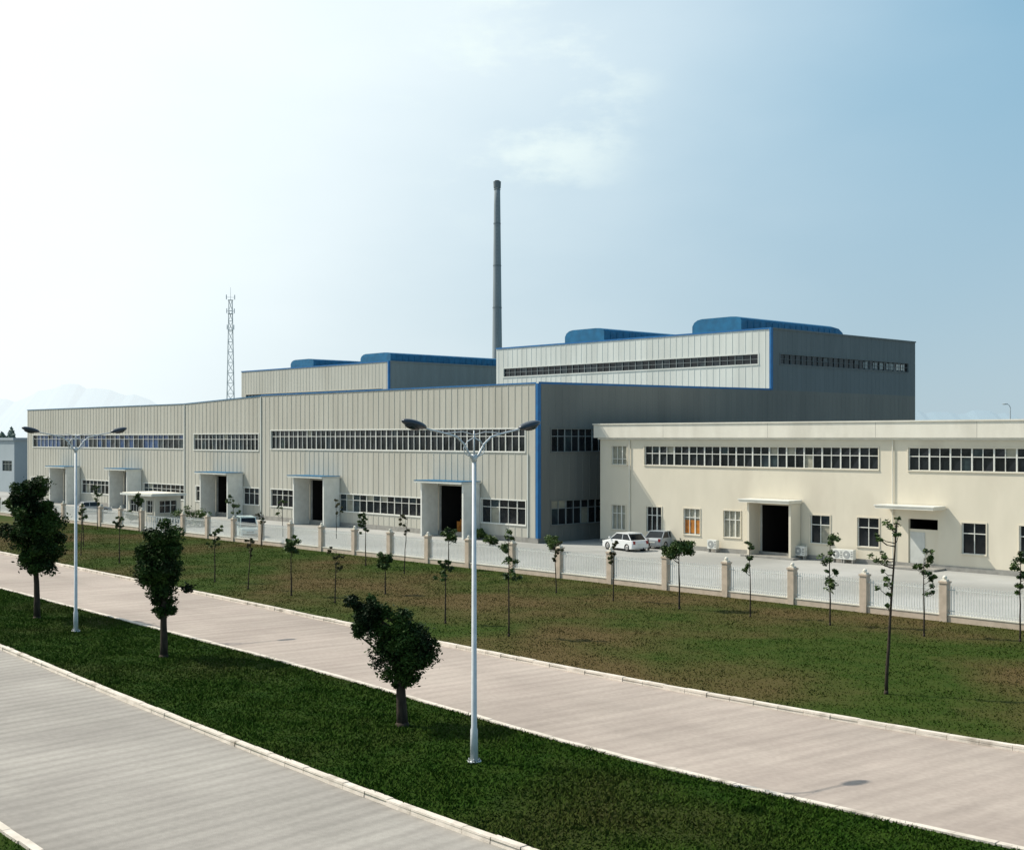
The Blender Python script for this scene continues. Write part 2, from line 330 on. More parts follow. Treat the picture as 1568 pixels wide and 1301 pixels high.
def hall(x0,x1,y0,y1,z0,z1,wm,em,winz,vents,name,frame,fm,fme):
    mb=MB(); Pf=front(y0); Pe=end(x1); wo=[(x0+1.4,x1-1.6,winz[0],winz[1])]; eo=[(y0+1.6,y1-1.6,winz[0],winz[1])]
    wall(mb,Pf,x0,x1,z0,z1,wo,wm); ribs(mb,Pf,x0,x1,lambda a:z0,lambda a:z1-.05,.85,wo,wm,d=.03)
    wall(mb,Pe,y0,y1,z0,z1,eo,em); ribs(mb,Pe,y0,y1,lambda a:z0,lambda a:z1-.05,.85,eo,em,d=.02)
    mb.poly([(x0,y1,z0),(x1,y1,z0),(x1,y1,z1),(x0,y1,z1)],em); mb.poly([(x0,y0,z0),(x0,y1,z0),(x0,y1,z1),(x0,y0,z1)],em)
    mb.poly([(x0,y0,z1-.1),(x1,y0,z1-.1),(x1,y1,z1-.1),(x0,y1,z1-.1)],'roof')
    mb.build(name+'_walls',fac)
    mb=MB(); window(mb,Pf,*wo[0],1.0,(.5,),trim=frame,probs=(.35,.62,.03),tw=.14,fm=fm,fr=.035); window(mb,Pe,*eo[0],1.0,(.5,),trim=em,probs=(.6,.38,.02),fm=fme,fr=.035)
    if name=='high_hall':
        for q in (17.6,19.6,20.9,22.4,23.3): mb.pbox(Pe,y0+q,y0+q+.8,.12,.15,winz[0]+.15,winz[1]-.15,'frameg')
        for q in (24.6,25.6): mb.pbox(Pe,y0+q,y0+q+.7,.12,.15,winz[0]+.15,winz[1]-.15,'frame')
    mb.build(name+'_windows',fac)
    mb=MB(); mb.box(x0,x1-.13,y0-.09,y0-.055,z1-.04,z1+.12,'blue'); mb.box(x1-.10,x1+.13,y0-.13,y0-.052,z0,z1+.12,'blue')
    mb.box(x1+.04,x1+.12,y0+.21,y1,z1-.04,z1+.12,em); mb.box(x1+.045,x1+.13,y0-.05,y0+.2,z0,z1+.12,'blue'); mb.build(name+'_trim',fac)
    for (v0,v1,s0,s1,zt) in vents:
        mb=MB(); zb=z1-.05; hgt=zt-zb
        pf=[(v0,0),(v0,hgt*.55),(v0+.25,hgt*.78),(v0+.7,hgt*.93),(v0+1.3,hgt*.99),(v1-1.4,hgt),(v1-.6,hgt*.97),(v1-.15,hgt*.88),(v1,hgt*.75),(v1,0)]
        ys=[(y0+s0,1),(y0+s1-1.8,1),(y0+s1-.8,.93),(y0+s1-.2,.72),(y0+s1,.3)]
        for i in range(len(ys)-1):
            for j in range(len(pf)-1):
                a,b=pf[j],pf[j+1]; mb.poly([(a[0],ys[i][0],zb+a[1]*ys[i][1]),(b[0],ys[i][0],zb+b[1]*ys[i][1]),(b[0],ys[i+1][0],zb+b[1]*ys[i+1][1]),(a[0],ys[i+1][0],zb+a[1]*ys[i+1][1])],'blueroof')
        mb.poly([(p[0],y0+s0,zb+p[1]) for p in pf],'blueroof'); mb.poly([(p[0],y0+s1,zb+p[1]*.3) for p in pf],'blueroof')
        for q in range(1,int((s1-s0)/1.1)): mb.box(v1+.002,v1+.05,y0+s0+q*1.1,y0+s0+q*1.1+.08,zb,zb+hgt*.72,'blueroof')
        mb.build(name+'_roof_ventilator',fac)
ya=33.3
hall(fx(760,ya),0,ya,61.9,13.9,20.2,'panelw','panelshA',(16.65,17.65),[(fx(1060,ya+.6),fx(1135,ya+.6),.6,20,21.85),(fx(865,ya+.6),fx(925,ya+.6),.6,22,21.85)],'high_hall','panelw','frameg','panelshA')
yb=36.9
hall(-109,-68.9,yb,61.8,12.9,19.95,'panel','panelshB',(15.2,16.1),[(fx(552,yb+.5),-69.1,.5,24,21.35),(fx(445,yb+.5),fx(480,yb+.5),.5,22,21.3)],'rear_hall','panel','frameg','panelshB')
# ------------------------------------------------------------ office building
ann=empty('office_building',(C0[0],C0[1],0),ANG); ye=4.75
P=front(ye); E0=2.8; E1=62.0
f=lambda p:fx(p,ye)
upw=[(f(937),f(960),6.75,8.3),(f(987),f(1345),6.75,8.3),(f(1391),f(1391)+17,6.75,8.3),(f(1391)+19.5,f(1391)+30,6.75,8.3)]
lw=[(937,958),(990,1013),(1047,1072),(1108,1134),(1241,1271),(1313,1346),(1473,1510),(1561,1600)]
low=[(f(a),f(b),1.25,3.3) for a,b in lw]+[(f(1640),f(1690),1.25,3.3),(f(1760),f(1820),1.25,3.3)]
dr=[(f(1163),f(1223),0.0,3.9),(f(1391),f(1436),0.0,3.4)]
mb=MB(); wall(mb,P,E0,E1,0,8.9,upw+low+dr,'cream')
mb.poly([(E0,ye,0),(E0,22,0),(E0,22,8.9),(E0,ye,8.9)],'cream'); mb.poly([(E1,ye,0),(E1,22,0),(E1,22,8.9),(E1,ye,8.9)],'cream'); mb.poly([(E0,22,0),(E1,22,0),(E1,22,8.9),(E0,22,8.9)],'cream')
mb.box(E0,E1,ye-.05,ye-.003,.02,.35,'conc'); mb.build('walls',ann)
mb=MB(); mb.box(E0-.4,E1+.4,ye-.4,22.4,9.0,10.1,'fascia'); mb.box(E0-.48,E1+.48,ye-.48,22.48,10.103,10.2,'fascia'); mb.box(E0-.15,E1+.15,ye-.15,22.15,8.85,8.998,'white'); 
for pxx in (1020,1180,1345,1500): mb.box(f(pxx),f(pxx)+.02,ye-.404,ye-.4005,9.0,10.1,'conc')
mb.build('parapet',ann)
mb=MB()
window(mb,P,*upw[0],.6,(.3,),curt='g3',trim='cream'); 
for o in upw[1:]: window(mb,P,*o,.78,(.62,),probs=(.70,.18,.12),fr=.055,trim='cream',tw=.08,bigp=.4)
for i,o in enumerate(low):
    c={0:'g3',1:None,2:'g3',3:'g3'}.get(i); window(mb,P,*o,.62 if i<4 else .8,(.66,),curt=c,probs=(.85,.12,.03),fr=.055,trim='cream',tw=.08)
o=low[2]; mb.poly([P(o[0]+.05,.12,1.35),P(o[1]-.1,.12,1.35),P(o[1]-.1,.12,2.4),P(o[0]+.05,.12,2.4)],'g4')
mb.build('windows',ann)
for k,(d0,d1,_,dz) in enumerate(dr):
    mb=MB(); pr=1.3; D=ye+7
    if k==0:
        mb.box(d0-.2,d0-.01,ye-pr,ye-.055,.02,4.1,'cream'); mb.box(d1+.01,d1+.2,ye-pr,ye-.055,.02,4.1,'cream')
    mb.box(d0-(.7 if k==0 else 1.6),d1+(.3 if k==0 else .6),ye-pr-.4,ye-.06,4.12,4.3,'fascia'); mb.box(d0-(.75 if k==0 else 1.65),d1+(.35 if k==0 else .65),ye-pr-.46,ye-.06,4.303,4.37,'white')
    mb.poly([(d0,ye+.25,0),(d0,D,0),(d0,D,dz),(d0,ye+.25,dz)],'dark'); mb.poly([(d1,ye+.25,0),(d1,D,0),(d1,D,dz),(d1,ye+.25,dz)],'dark'); mb.poly([(d0,ye+.25,dz),(d1,ye+.25,dz),(d1,D,dz),(d0,D,dz)],'dark')
    mb.poly([(d0,D,0),(d1,D,0),(d1,D,dz),(d0,D,dz)],'dark'); mb.poly([(d0,ye+.25,.16),(d1,ye+.25,.16),(d1,D,.16),(d0,D,.16)],'dark')
    if k==1:
        mb.box(d0,d1,ye+.1,ye+.2,0,2.7,'cream'); mb.box(d0+.1,d0+1.2,ye+.06,ye+.098,.15,2.5,'frame')
    else:
        mb.box(d0+.02,d0+.12,ye+.1,ye+.2,.02,dz-.02,'frame')
    mb.box(d0-.6,d1+.6,ye-pr-.3,ye-.06,.02,.15,'conc')
    mb.build('entrance_%d'%(k+1),ann)
mb=MB()
for pxx in (965,1368): mb.tube([(f(pxx),ye-.1,.1),(f(pxx),ye-.1,8.8)],[.05,.05],8,'fascia')
mb.build('downpipes',ann)
def ac(px,z=.15):
    e=empty('air_conditioner_unit',(*toW(f(px),ye-.5),0),ANG); mb=MB()
    mb.box(-.45,.45,-.18,.18,z+.15,z+.85,'white'); mb.box(-.4,-.3,-.15,.15,0,z+.15,'conc'); mb.box(.3,.4,-.15,.15,0,z+.15,'conc')
    mb.tube([(-.1,-.19,z+.5),(-.1,-.21,z+.5)],[.28,.26],16,'door'); mb.tube([(-.1,-.212,z+.5),(-.1,-.225,z+.5)],[.08,.07],10,'white')
    for q in range(4): mb.box(.24,.42,-.19,-.182,z+.3+q*.12,z+.34+q*.12,'dark')
    mb.build('casing',e,bevel=.01)
for p in (1098,1232,1290,1306): ac(p)
# ------------------------------------------------------------ fence
def fence(x0,x1,name='perimeter_fence'):
    e=empty(name,(*toW(0,FY),0),ANG); n=round((x1-x0)/4.4); L=(x1-x0)/n
    mp,mr,mw=MB(),MB(),MB()
    for i in range(n+1):
        x=x0+i*L
        mp.box(x-.19,x+.19,-.19,.19,0,1.95,'post'); mp.box(x-.23,x+.23,-.23,.23,1.953,2.05,'post'); mp.box(x-.15,x+.15,-.15,.15,2.053,2.12,'fascia')
        mp.ell((x,0,2.21),(.11,.11,.11),'fascia',12,8)
    for i in range(n):
        a=x0+i*L+.195; b=x0+(i+1)*L-.195
        mw.box(a,b,-.1,.1,0,.40,'post'); mw.box(a,b,-.13,.13,.403,.46,'fascia')
        mr.box(a,b,-.02,.02,.6,.64,'rail'); mr.box(a,b,-.02,.02,1.62,1.66,'rail')
        k=int((b-a)/.14); 
        for j in range(1,k):
            xx=a+(b-a)*j/k; mr.box(xx-.018,xx+.018,-.014,.014,.462,1.82,'rail')
    mp.build('posts',e); mw.build('plinth_wall',e); mr.build('railings',e)
xg=toL(*G(285,821))[0]
fence(xg,xg+4.4*26); fence(xg-8-4.4*12,xg-8)
e=empty('sliding_gate',(*toW(xg-4,FY+.4),0),ANG); mb=MB()
for q in range(14):
    x=-3.4+q*.5; mb.box(x-.02,x+.02,-.25,-.21,.12,1.5,'rail'); mb.box(x-.02,x+.02,.21,.25,.12,1.5,'rail')
    mb.box(x-.03,x+.03,-.26,.26,1.5,1.55,'rail')
    mb.tube([(x,-.23,.2),(x+.48,-.23,1.4)],[.015,.015],5,'rail'); mb.tube([(x,-.23,1.4),(x+.48,-.23,.2)],[.015,.015],5,'rail')
    mb.tube([(x,-.28,.07),(x,-.22,.07)],[.07,.07],8,'tyre')
mb.build('lattice',e)
gx,gy=toL(*G(236,797)); e=empty('guard_house',(*toW(gx,gy),0),ANG); mb=MB(); Pg=front(-1.5)
o=[(-2.6,-.6,1.0,2.3),(1.2,2.6,1.0,2.3)]; d=[(-.1,.8,0,2.3)]
wall(mb,Pg,-3.1,3.1,0,2.8,o+d,'panel',.15); wall(mb,end(3.1),-1.5,1.5,0,2.8,[(-1.0,1.0,1,2.3)],'panel',.15)
mb.poly([(-3.1,-1.5,0),(-3.1,1.5,0),(-3.1,1.5,2.8),(-3.1,-1.5,2.8)],'panel'); mb.poly([(-3.1,1.5,0),(3.1,1.5,0),(3.1,1.5,2.8),(-3.1,1.5,2.8)],'panel')
for q in o: window(mb,Pg,*q,.7,(.6,),trim='panel',fm='frame')
window(mb,end(3.1),-1.0,1.0,1,2.3,.7,(.6,),trim='panel',fm='frame'); mb.box(-.1,.8,-1.4,-1.35,0,2.3,'door')
mb.box(-3.6,3.6,-2.2,1.9,2.8,3.0,'panelw'); mb.box(-3.4,3.4,-2.0,1.7,3.003,3.08,'fascia')
mb.build('booth',e)
# ------------------------------------------------------------ chimney & mast
X,Y=(-3.0,260.0); e=empty('factory_chimney',(X,Y,0)); mb=MB(); Ht=60.6
zz=np.linspace(0,Ht,14); rr=[1.30-(1.30-.60)*(z/Ht) for z in zz]
mb.tube([(0,0,z) for z in zz],rr,32,'chim'); mb.build('shaft',e,smooth=True)
mb=MB()
for z in (Ht-1.6,Ht*.72,Ht*.86,Ht*.58): 
    r=1.30-.70*z/Ht; mb.tube([(0,0,z),(0,0,z+.18)],[r+.06,r+.06],32,'chimd')
mb.tube([(0,0,Ht-1.2),(0,0,Ht+.1)],[.72,.78],32,'chimd'); mb.tube([(0,0,Ht+.1),(0,0,Ht+.3)],[.5,.5],16,'dark')
for z in np.arange(2,Ht-2,.8): 
    r=1.30-.70*z/Ht; mb.box(-.25,.25,-r-.22,-r-.17,z,z+.05,'chimd')
for s in (-.25,.25): mb.tube([(s,-1.48,1),(s,-.80,Ht-1)],[.035,.03],5,'chimd')
mb.build('bands_and_ladder',e)
X,Y=((353-CX)/F*300,300); e=empty('lattice_tower',(X,Y,0),.3); mb=MB(); Ht=41.0; nb=17
def hw(z): return 1.15-(1.15-.38)*min(1,z/Ht)
zs=[Ht*i/nb for i in range(nb+1)]
for i in range(nb):
    z0,z1=zs[i],zs[i+1]; a,b=hw(z0),hw(z1)
    c0=[(-a,-a),(a,-a),(a,a),(-a,a)]; c1=[(-b,-b),(b,-b),(b,b),(-b,b)]
    for k in range(4):
        l=(k+1)%4; mb.tube([(*c0[k],z0),(*c1[k],z1)],[.07,.07],5,'mast',False)
        mb.tube([(*c0[k],z0),(*c1[l],z1)],[.035,.035],4,'mast',False); mb.tube([(*c0[l],z0),(*c1[k],z1)],[.035,.035],4,'mast',False); mb.tube([(*c1[k],z1),(*c1[l],z1)],[.04,.04],4,'mast',False)
for z,s_ in ((Ht-7,.8),(Ht-3.2,.9),(Ht,1.0)):
    mb.box(-.6,.6,-.6,.6,z,z+.08,'mast')
    for s in (-1,1): mb.box(s*.95*s_-.09,s*.95*s_+.09,-.08,.08,z+.2,z+1.3,'mast'); mb.tube([(0,0,z+.7),(s*.95*s_,0,z+.7)],[.035,.035],4,'mast')
mb.tube([(0,0,Ht),(0,0,Ht+3)],[.05,.03],5,'mast'); mb.build('lattice',e)
# ------------------------------------------------------------ street lamps
def lamp(X,Y,z0=.1,rot=0,h=9.1):
    e=empty('street_lamp',(X,Y,z0),math.atan2(EY[1],EY[0])+rot); mb=MB(); k=h/9.1
    mb.tube([(0,0,0),(0,0,.05)],[.2,.2],16,'steel'); mb.tube([(0,0,.05),(0,0,.9),(0,0,.95),(0,0,8.45*k)],[.11,.10,.08,.052],16,'steel')
    mb.tube([(0,0,8.4*k),(0,0,9.1*k)],[.03,.02],8,'steel'); mb.tube([(0,0,8.25*k),(0,0,8.45*k)],[.08,.08],14,'steel')
    for q in range(4): 
        a=q*math.pi/2+.78; mb.tube([(.14*math.cos(a),.14*math.sin(a),.05),(.14*math.cos(a),.14*math.sin(a),.12)],[.02,.02],6,'chrome')
    for s in (-1,1):
        p=[(0.04,8.30),(.18,8.45),(.36,8.72),(.62,8.92),(1.05,9.02),(1.5,9.10),(1.85,9.18)]
        mb.tube([(s*a,0,b*k) for a,b in p],[.036,.034,.032,.03,.027,.025,.023],8,'steel')
        p=[(0.02,8.90),(.24,8.80),(.38,8.62),(.34,8.47),(.2,8.40),(.05,8.42)]
        mb.tube([(s*a,0,b*k) for a,b in p],[.017]*6,6,'steel')
        p=[(0.0,8.98),(.4,9.06),(.8,9.04),(1.05,9.02)]
        mb.tube([(s*a,0,b*k) for a,b in p],[.014]*4,6,'steel')
    mb.build('pole_and_arms',e,smooth=True)
    mb=MB()
    for s in (-1,1):
        t=math.radians(13); ax=((math.cos(t)*s,0,math.sin(t)),(0,1,0),(-math.sin(t)*s,0,math.cos(t)))
        mb.ell((s*2.1,0,9.26*k),(.42,.19,.11),'lamph',18,8,ax); mb.ell((s*2.16,0,9.19*k),(.25,.13,.08),'g2',14,8,ax)
    mb.build('heads',e,smooth=True)
lamp(*G(726,1172)); lamp(*G(116,970))
def smalllamp(px,d,h):
    e=empty('street_lamp',((px-CX)/F*d,d,0)); mb=MB(); mb.tube([(0,0,0),(0,0,h)],[.12,.06],8,'mast'); mb.tube([(0,0,h),(-.2,0,h+.35),(-.5,0,h+.45)],[.05,.04,.04],6,'mast'); mb.ell((-.7,0,h+.45),(.4,.16,.1),'mast'); mb.build('pole',e)
smalllamp(1547,170,13.0)
# ------------------------------------------------------------ trees
def tree(name,X,Y,h,crowns,ncl,nleaf,ls,tr,leaf='leafY',lean=(0,0),z0=.1,dens=.33,limbs=14):
    e=empty(name,(X,Y,z0),0); mb=MB(); r0=tr
    topz=max(c[2] for c in crowns)
    k=7; pts=[]; 
    for i in range(k+1):
        t=i/k; w=.03*h*.35
        pts.append((lean[0]*t**1.3+random.uniform(-w,w)*min(1,t*3)*.5,lean[1]*t+random.uniform(-w,w)*min(1,t*3)*.5,topz*t))
    pts[0]=(0,0,-.05)
    mb.tube([(pts[0][0],pts[0][1],-.05),(pts[0][0],pts[0][1],.12)],[r0*1.6,r0*1.15],9,'bark')
    mb.tube(pts,[r0*(1.1-.75*i/k) for i in range(k+1)],9,'bark')
    cen=[];
    for (cx,cy,cz,rx,rz) in crowns:
        nn=max(3,int(ncl*rx*rx*rz/sum(c[3]**2*c[4] for c in crowns)))
        for i in range(nn):
            v=rng.normal(size=3); v/=np.linalg.norm(v); rr=(.25+.72*rng.random()) ; 
            bulge=1+.12*math.sin(3*math.atan2(v[1],v[0])+cz)+.10*rng.normal()
            cen.append((cx+v[0]*rx*rr*bulge,cy+v[1]*rx*rr*bulge,cz+v[2]*rz*rr,dens*min(rx,rz)*random.uniform(.6,1.2)))
    for i,c in enumerate(cen):
        if i%max(1,len(cen)//limbs)==0:
            zt=max(.25*topz,min(topz*.97,c[2]-abs(c[0])*.6-.1)); t=zt/topz; j=min(k-1,int(t*k)); f_=t*k-j
            b=[pts[j][q]*(1-f_)+pts[j+1][q]*f_ for q in range(3)]
            m_=[(b[q]+c[q])/2 for q in range(3)]; m_[2]-=.04*h*.3
            mb.tube([b,m_,c[:3]],[r0*.35,r0*.24,r0*.1],5,'bark',False)
    mb.build('trunk_and_limbs',e,smooth=True)
    C=np.array(cen); idx=rng.integers(0,len(C),nleaf)
    v=rng.normal(size=(nleaf,3)); v/=np.linalg.norm(v,axis=1)[:,None]; rad=C[idx,3]*(rng.random(nleaf)**.45)
    st=rng.random(nleaf)<.06; rad=np.where(st,rad*1.5,rad)
    p=C[idx,:3]+v*rad[:,None]*np.array([1,1,.8])
    u=rng.normal(size=(nleaf,3)); u[:,2]*=.6; u/=np.linalg.norm(u,axis=1)[:,None]; w=np.cross(u,rng.normal(size=(nleaf,3))); w/=np.linalg.norm(w,axis=1)[:,None]
    s=ls*(.6+.8*rng.random(nleaf))[:,None]
    V=np.stack([p-u*s,p+w*s*.45,p+u*s,p-w*s*.45],1).reshape(-1,3)
    npmesh('foliage',V,np.arange(nleaf*4).reshape(-1,4),[leaf],e)
X,Y=G(57,950); s=Y/F
tree('broadleaf_tree',X,Y,7.1,[(-.35,0,6.2,1.15,1.0),(-.1,0,5.1,1.55,1.2),(0,.1,4.0,1.5,1.2),(.1,0,3.1,1.3,1.0),(-.1,0,2.5,.95,.6)],120,34000,.085,.15,'leafD',lean=(-.2,0),dens=.40)
X,Y=G(251,1010)
tree('broadleaf_tree',X,Y,5.6,[(0,0,4.65,.98,.9),(-.1,0,3.8,1.05,.95),(-.05,0,2.95,1.0,.85),(-.15,0,2.2,.75,.55)],105,28000,.07,.15,'leafD',lean=(-.05,0),dens=.40)
X,Y=G(616,1116)
tree('broadleaf_tree',X,Y,4.2,[(-1.05,0,3.45,.76,.64),(-1.3,0,3.05,.5,.45),(-.55,0,3.05,.5,.45),(-.05,0,2.85,.85,.68),(.2,0,2.2,.98,.85),(-.1,0,1.65,.75,.5)],125,33000,.06,.17,'leafD',lean=(-.15,0),dens=.42)
young=[
(149,812,740,16,775,'y'),(124,852,778,14,800,'s'),(183,864,790,22,812,'y'),(329,893,805,24,842,'y'),(380,904,824,18,858,'s'),(446,914,818,30,853,'d'),
(513,925,838,30,880,'s'),(560,868,783,26,822,'y'),(590,912,842,30,877,'d'),(619,880,788,22,826,'s'),(682,957,858,36,897,'y'),(687,874,806,34,836,'d'),
(779,977,812,44,898,'y'),(852,910,828,18,866,'s'),(939,922,827,26,872,'s'),(1040,935,818,64,870,'w'),(1149,947,830,30,886,'s'),(1271,960,812,38,917,'y'),
(1357,1066,784,50,965,'vs'),(1415,977,845,40,915,'y'),(1562,985,842,44,915,'y'),(357,822,755,22,792,'y'),(433,822,765,26,795,'s'),(515,825,762,26,795,'s'),(400,838,785,18,808,'s'),(128,838,770,14,800,'s'),(213,815,752,16,780,'d')]
for (px,b,t,w,cb,kd) in young:
    X,Y=G(px,b); s=Y/F; h=(b-t)*s; cw=w*s/2; c0=(b-cb)*s; cz=(h+c0)/2; rz=(h-c0)/2
    if kd=='w': tree('young_tree',X,Y,h,[(0,0,cz+rz*.1,cw*.75,rz*.8),(-cw*.55,0,cz-rz*.1,cw*.5,rz*.6),(cw*.55,.1,cz,cw*.5,rz*.65)],34,2800,.09,.05,'leafY',dens=.44)
    elif kd=='d': tree('young_tree',X,Y,h,[(0,0,cz,cw*.95,rz*.85),(cw*.2,0,cz-rz*.2,cw*.7,rz*.6)],20,1300,.085,.045,'leafY',dens=.40)
    elif kd=='y':
        cr=[(random.uniform(-.5,.5)*cw,random.uniform(-.3,.3)*cw,cz+rz*z_,cw*random.uniform(.55,.95),rz*.32) for z_ in (.65,.2,-.2,-.65)]
        tree('young_tree',X,Y,h,cr,22,1000,.075,.04,'leafY',dens=.42,limbs=10)
    elif kd=='s':
        cr=[(random.uniform(-.6,.6)*cw,random.uniform(-.3,.3)*cw,cz+rz*z_,cw*random.uniform(.5,.95),rz*.3) for z_ in (.65,.1,-.5)]
        tree('young_tree',X,Y,h,cr,14,480,.075,.035,random.choice(['leafY','leafB','leafB']),dens=.38,lean=(random.uniform(-.2,.2),0),limbs=10)
    else: tree('young_tree',X,Y,h,[(.18,0,h-.5,.32,.4),(-.15,0,h-1.6,.34,.45),(.35,0,h-.75,.32,.3),(.0,0,h-2.6,.3,.6),(-.2,0,h-1.0,.25,.3),(.1,0,h-3.2,.2,.3)],24,620,.07,.06,'leafY',dens=.42,lean=(.35,0),limbs=20)
def shrub(px,b,w,hh,leaf='leafY'):
    X,Y=G(px,b); s=Y/F; tree('shrub',X,Y,hh*s,[(0,0,hh*s*.5,w*s/2,hh*s*.45),(w*s*.2,0,hh*s*.35,w*s/3,hh*s*.3)],18,1500,.09,.03,leaf,dens=.5,z0=.01)
for a in ((285,806,50,34),(305,806,36,30),(750,835,24,18),(845,845,30,26),(735,826,22,18),(200,800,22,20)): shrub(*a)
# ------------------------------------------------------------ vehicles
def car(X,Y,rz,paint,kind='hatch',name='parked_car'):
    e=empty(name,(X,Y,.012),rz)
    if kind=='van': L,W,Hh,belt=3.9,1.6,1.85,1.0; prof=[(-L/2,.35),(-L/2,.95),(-L/2+.05,1.02),(L/2-.75,1.02),(L/2-.1,.85),(L/2,.6),(L/2,.3)]; gh=[(-L/2+.03,1.0),(L/2-.62,1.0),(L/2-1.25,Hh-.06),(-L/2+.15,Hh-.06)]
    else: L,W,Hh,belt=4.0,1.66,1.42,.88; prof=[(-L/2,.35),(-L/2-.02,.7),(-L/2+.1,.9),(-.9,.92),(.75,.90),(1.6,.76),(L/2-.03,.62),(L/2,.3)]; gh=[(-1.75,.89),(.9,.89),(.2,Hh-.05),(-1.25,Hh-.05)]
    mb=MB(); prof=prof+[(L/2-.1,.2),(-L/2+.1,.2)]; n=len(prof)
    secs=[(-W/2,.95),(-W/2+.08,1.0),(W/2-.08,1.0),(W/2,.95)]
    base=len(mb.v)
    for (y,sc) in secs:
        for (x,z) in prof: mb.v.append((x*sc if abs(y)>W/2-.02 else x,y,.2+(z-.2)*(sc if abs(y)>W/2-.02 else 1)))
    for a in range(3):
        for j in range(n): mb.f.append((base+a*n+j,base+a*n+(j+1)%n,base+(a+1)*n+(j+1)%n,base+(a+1)*n+j)); mb.m.append(mb.mi(paint))
    for a in (0,3): mb.f.append(tuple(base+a*n+j for j in range(n))); mb.m.append(mb.mi(paint))
    mb.build('body',e,bevel=.03)
    mb=MB(); ti=.16; g=gh; b0,b1,t1,t0=g
    B=[(b0[0],-W/2+.05,b0[1]),(b1[0],-W/2+.05,b1[1]),(b1[0],W/2-.05,b1[1]),(b0[0],W/2-.05,b0[1])]; T=[(t0[0],-W/2+ti,t0[1]),(t1[0],-W/2+ti,t1[1]),(t1[0],W/2-ti,t1[1]),(t0[0],W/2-ti,t0[1])]
    for k in range(4): mb.poly([B[k],B[(k+1)%4],T[(k+1)%4],T[k]],'g1')
    mb.build('glass',e)
    mb=MB()
    for k in range(4): mb.tube([B[k],T[k]],[.05,.045],6,paint)
    for s in (0,3):
        for t in ((.42,) if kind!='van' else (.33,.66)):
            pb=[B[s][q]*(1-t)+B[1 if s==0 else 2][q]*t for q in range(3)]; pt=[T[s][q]*(1-t)+T[1 if s==0 else 2][q]*t for q in range(3)]
            mb.tube([pb,pt],[.045,.04],6,paint)
    mb.box(t0[0]-.05,t1[0]+.05,-W/2+ti-.04,W/2-ti+.04,t0[1]-.02,t0[1]+.06,paint)
    mb.build('roof_and_pillars',e,bevel=.02)
    mb=MB()
    for sx in (-L/2+.72,L/2-.78):
        for sy in (-1,1):
            mb.tube([(sx,sy*(W/2-.2),.31),(sx,sy*(W/2+.01),.31)],[.31,.31],20,'tyre'); mb.tube([(sx,sy*(W/2+.012),.31),(sx,sy*(W/2+.025),.31)],[.19,.17],14,'chrome')
    mb.build('wheels',e)
    mb=MB()
    for sy in (-1,1):
        mb.box(L/2-.05,L/2+.012,sy*(W/2-.42),sy*(W/2-.1),.58,.72,'lite'); mb.box(-L/2-.03,-L/2+.03,sy*(W/2-.28),sy*(W/2-.08),.6,.85,'red'); mb.box(b1[0]-.15,b1[0]-.02,sy*(W/2),sy*(W/2+.16),.95,1.08,paint)
    mb.box(L/2-.02,L/2+.03,-W/2+.15,W/2-.15,.28,.42,'dark'); mb.box(L/2-.02,L/2+.02,-.3,.3,.52,.62,'dark'); mb.box(-L/2-.03,-L/2+.0,-.25,.25,.5,.62,'white')
    mb.build('lights_and_bumpers',e)
car(*G(378,822),math.radians(-70),'cart','van','parked_van')
car(*G(957,842),ANG+math.radians(170),'carw','hatch'); car(*G(1018,838),ANG+math.radians(100),'carb','hatch')
car(*G(143,786),ANG+math.radians(80),'carb','hatch')
def moto(px,b,r):
    e=empty('parked_motorcycle',(*G(px,b),.012),r); mb=MB()
    for x in (-.62,.62):
        pts=[(x+.29*math.cos(a),0,.3+.29*math.sin(a)) for a in np.linspace(0,2*math.pi,17)]; mb.tube(pts,[.045]*17,6,'tyre',False); mb.tube([(x,-.05,.3),(x,.05,.3)],[.1,.1],8,'chrome')
    mb.tube([(.62,0,.3),(.38,0,1.0)],[.03,.03],6,'chrome'); mb.tube([(.36,-.33,1.05),(.4,0,1.0),(.36,.33,1.05)],[.02]*3,6,'dark')
    mb.ell((.12,0,.78),(.28,.14,.13),'dark'); mb.ell((-.38,0,.78),(.36,.13,.07),'dark'); mb.ell((.0,0,.42),(.22,.13,.17),'chrome'); mb.tube([(-.62,0,.3),(-.1,0,.4),(.3,0,.8)],[.035]*3,6,'dark'); mb.ell((.5,0,.85),(.1,.1,.1),'lite')
    mb.build('frame',e,smooth=True)
moto(990,843,1.2)
# ------------------------------------------------------------ far left block, trees, hills
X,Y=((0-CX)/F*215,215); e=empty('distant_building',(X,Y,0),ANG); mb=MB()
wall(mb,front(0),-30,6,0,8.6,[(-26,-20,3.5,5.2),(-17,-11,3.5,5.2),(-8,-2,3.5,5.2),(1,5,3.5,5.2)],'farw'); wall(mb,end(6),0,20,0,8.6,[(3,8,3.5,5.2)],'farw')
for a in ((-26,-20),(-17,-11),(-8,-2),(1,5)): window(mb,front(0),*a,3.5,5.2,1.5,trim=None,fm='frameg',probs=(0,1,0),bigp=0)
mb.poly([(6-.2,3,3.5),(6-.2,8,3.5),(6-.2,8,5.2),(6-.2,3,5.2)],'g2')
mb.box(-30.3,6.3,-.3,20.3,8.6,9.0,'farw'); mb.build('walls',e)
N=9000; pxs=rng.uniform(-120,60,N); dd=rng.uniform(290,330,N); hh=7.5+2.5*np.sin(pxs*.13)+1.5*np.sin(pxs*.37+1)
z=hh*(rng.random(N)**.5)+.6; p=np.stack([(pxs-CX)/F*dd,dd,z],1); u=rng.normal(size=(N,3)); w=rng.normal(size=(N,3)); u/=np.linalg.norm(u,axis=1)[:,None]; w/=np.linalg.norm(w,axis=1)[:,None]
